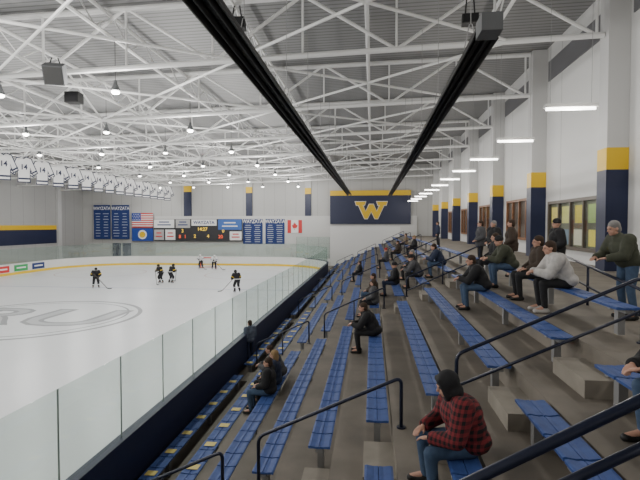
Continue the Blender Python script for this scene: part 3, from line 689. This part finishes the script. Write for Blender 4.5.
def person(label, pose, loc, rz, jacket, trousers, head='hair', hm=None, shoe=None, scale=1, group=None, cat='person'):
    P = POSES[pose]; t = thing('person', label, cat, loc, rz, group); t.scale = (scale,)*3
    link('body', P['body'], t)
    for g in P['eye']: link('eye', g, t)
    o = link('jacket', P['jacket'], t); setm(o, jacket); o = link('trousers', P['trousers'], t); setm(o, trousers)
    for s in P['shoes']: o = link('shoe', s, t); setm(o, shoe or M_black)
    nm = {'hair': 'hair', 'longhair': 'hair', 'cap': 'knit_cap', 'hood': 'hood', 'helmet': 'helmet'}[head]
    o = link(nm, P[head], t); setm(o, hm or M_black)
    return t
BLK = cloth('black', (.012,.012,.014)); NVY = cloth('navy', (.018,.027,.06)); JEAN = cloth('jean', (.05,.085,.15)); WHT = cloth('cream', (.50,.48,.46)); BRN = cloth('brown', (.045,.03,.02)); OLV = cloth('olive', (.05,.055,.035)); GRY = cloth('grey', (.07,.07,.075)); TAN = cloth('tan', (.20,.15,.10)); RED = cloth('red', (.35,.03,.03)); SLT = cloth('slate', (.10,.12,.17))
HB = cloth('hair_brown', (.04,.022,.012)); HBL = cloth('hair_blond', (.26,.17,.08)); HG = cloth('hair_grey', (.22,.21,.20))
L = -math.pi/2
def rowY(row, py):
    H = ZC-RZi(row); v = (py-225)/FP; d = H/v; return d*math.cos(TH)*1.01 + RXi(row)*math.sin(TH)
def seatp(label, pose, row, py, *a, dx=0, rz=L, **k):
    return person(label, pose, (RXi(row)+dx, rowY(row, py), FZi(row)), rz, *a, **k)
seatp('person in red and black plaid jacket, black hood and jeans, seated in the foreground', 'big', 6, 454, M_plaid, JEAN, 'hood', BLK, rz=L+.1, dx=.1)
seatp('person in dark top seated at the right frame edge, only hands and knees showing', 'fwd', 8, 402, BLK, JEAN, 'hair', HB, dx=.27, rz=L+.05)
seatp('person in black jacket seated low on the left, nearest of the group', 'sit', 2, 396, BLK, JEAN, 'hair', HB)
seatp('blond person in dark jacket seated low on the left, middle of the group', 'sit', 2, 386, NVY, BLK, 'longhair', HBL)
seatp('person in dark grey jacket seated low on the left, farthest of the group', 'fwd', 2, 377, GRY, BLK, 'hair', HB)
seatp('person in long black coat seated alone in the middle rows', 'fwd', 5, 336, BLK, BLK, 'hair', HB)
seatp('person in black jacket and jeans leaning forward in the upper rows', 'fwd', 8, 291, BLK, JEAN, 'hair', HB)
seatp('person in dark jacket seated mid stands beyond the black coat', 'sit', 5, 305, GRY, BLK, 'longhair', HB)
seatp('person in brown jacket seated in mid rows farther back', 'sit', 5, 296, BRN, JEAN, 'hair', HB)
seatp('person in black jacket and cap seated beside the centre handrail', 'sit', 6, 285, BLK, NVY, 'cap', BLK)
seatp('person in grey coat seated below the upper aisle', 'fwd', 7, 277, GRY, BLK, 'cap', BLK)
seatp('person in black coat seated on the upper rows, light hair', 'sit', 7, 270, BLK, BLK, 'hair', HG)
seatp('person in navy jacket seated on the top row past the hooded group', 'fwd', 8, 266, NVY, JEAN, 'hair', HB)
seatp('person in cream jacket and dark trousers seated on the top bench', 'fwd', 9, 288, WHT, BLK, 'hair', HB, shoe=WHT)
seatp('person in brown jacket seated on the top bench behind the cream jacket', 'sit', 9, 279, BRN, BLK, 'hair', HB)
seatp('person in olive jacket seated on the top bench farther along', 'fwd', 9, 270, OLV, JEAN, 'cap', BLK)
seatp('person in black jacket seated on the top bench, farthest of the near group', 'sit', 9, 265, BLK, BLK, 'hair', HB)
person('man in olive jacket standing hunched over the rail at the right edge', 'lean', (4.0, 8.0, CZ), L+.2, OLV, JEAN, 'hair', HG, scale=.97)
person('person in black coat and black knit cap standing on the concourse behind the benches', 'pock', (4.35, 11.9, CZ), L, BLK, BLK, 'cap', BLK, scale=.95)
person('person in brown coat standing on the concourse', 'pock', (3.95, 14.2, CZ), L-.3, BRN, BLK, 'hair', HB, scale=.96)
person('person in black coat standing on the concourse beside the brown coat', 'pock', (3.85, 15.8, CZ), L+.4, BLK, JEAN, 'hair', HG, scale=.95)
person('person in grey jacket standing far along the concourse', 'pock', (3.8, 17.4, CZ), L, GRY, BLK, 'hair', HB, scale=.96)
person('person in dark jacket standing farthest along the concourse', 'stand', (4.4, 33, CZ), L, NVY, BLK, 'hair', HB)
person('person in slate jacket standing against the glass beside the lowest row', 'stand', (-4.47, 17.2, -.01), L-.6, SLT, NVY, 'hair', HB, scale=.94)
far = [(4, 275, BLK, 'hair', HB, 'black'), (6, 262, GRY, 'cap', RED, 'grey'), (7, 254, BRN, 'hair', HB, 'brown'), (8, 250, BLK, 'hair', HBL, 'black'), (8, 245, TAN, 'hair', HB, 'tan')]
for r, py, j, h, hm, cn in far:
    seatp(f'small distant person in {cn} jacket seated in the {ORD[r]} row from the ice', 'sit', r, py, j, BLK, h, hm)
JB = cloth('jersey_black', (.012,.012,.016)); JW = cloth('jersey_white', (.7,.7,.7))
def player(label, px, py, rz, jersey, pants, white=False):
    p = atZ(px, py, .02); t = person(label, 'skate', (p.x, p.y, .02), rz, jersey, pants, 'helmet', M_txt if white else M_black, cat='hockey player'); P = POSES['skate']
    link('face_cage', P['cage'], t)
    for g in P['gloves']: link('glove', g, t)
    for g in P['blades']: link('skate_blade', g, t)
    o = link('hem_stripe', P['hem'], t)
    if white: setm(o, M_blueb)
    for q, g in enumerate(P['bands']):
        o2 = link('sleeve_band' if q % 2 == 0 else 'sock_band', g, t); setm(o2, M_blueb if white else (M_txt if q % 2 else M_yel))
    s = thing('hockey_stick', 'hockey stick held by ' + label, 'hockey stick', (p.x, p.y, .02), rz)
    bm = bmesh.new(); a = V((-.12,-.48,1.13)); b = V((.75,-1.0,.06)); d = (b-a).normalized(); tube(bm, [a-d*.1, b], .022, 6); obj('shaft', bm, mat('stick_shaft', (.05,.04,.03), .5), s)
    bm = bmesh.new(); tube(bm, [b, b+V((.1,-.02,-.03)), b+V((.34,-.05,-.03))], [.03,.035,.03], 6); obj('stick_blade', bm, M_black, s)
player('dark jerseyed skater, leftmost on the ice', 96, 288, .6, JB, JB)
player('dark jerseyed skater, left of the middle pair', 161, 283, -.5, JB, JB)
player('dark jerseyed skater, right of the middle pair', 171, 283, 2.6, JB, JB)
player('dark jerseyed skater nearest the stands', 237, 292, -2.4, JB, JB)
player('white jerseyed skater left beside the goal', 201, 268.5, 0, JW, JB, True)
player('white jerseyed skater right beside the goal', 214, 269.5, .5, JW, JB, True)
w = bpy.data.worlds.new('world'); S.world = w; w.use_nodes = True
w.node_tree.nodes['Background'].inputs[0].default_value = (.6, .62, .65, 1); w.node_tree.nodes['Background'].inputs[1].default_value = .4
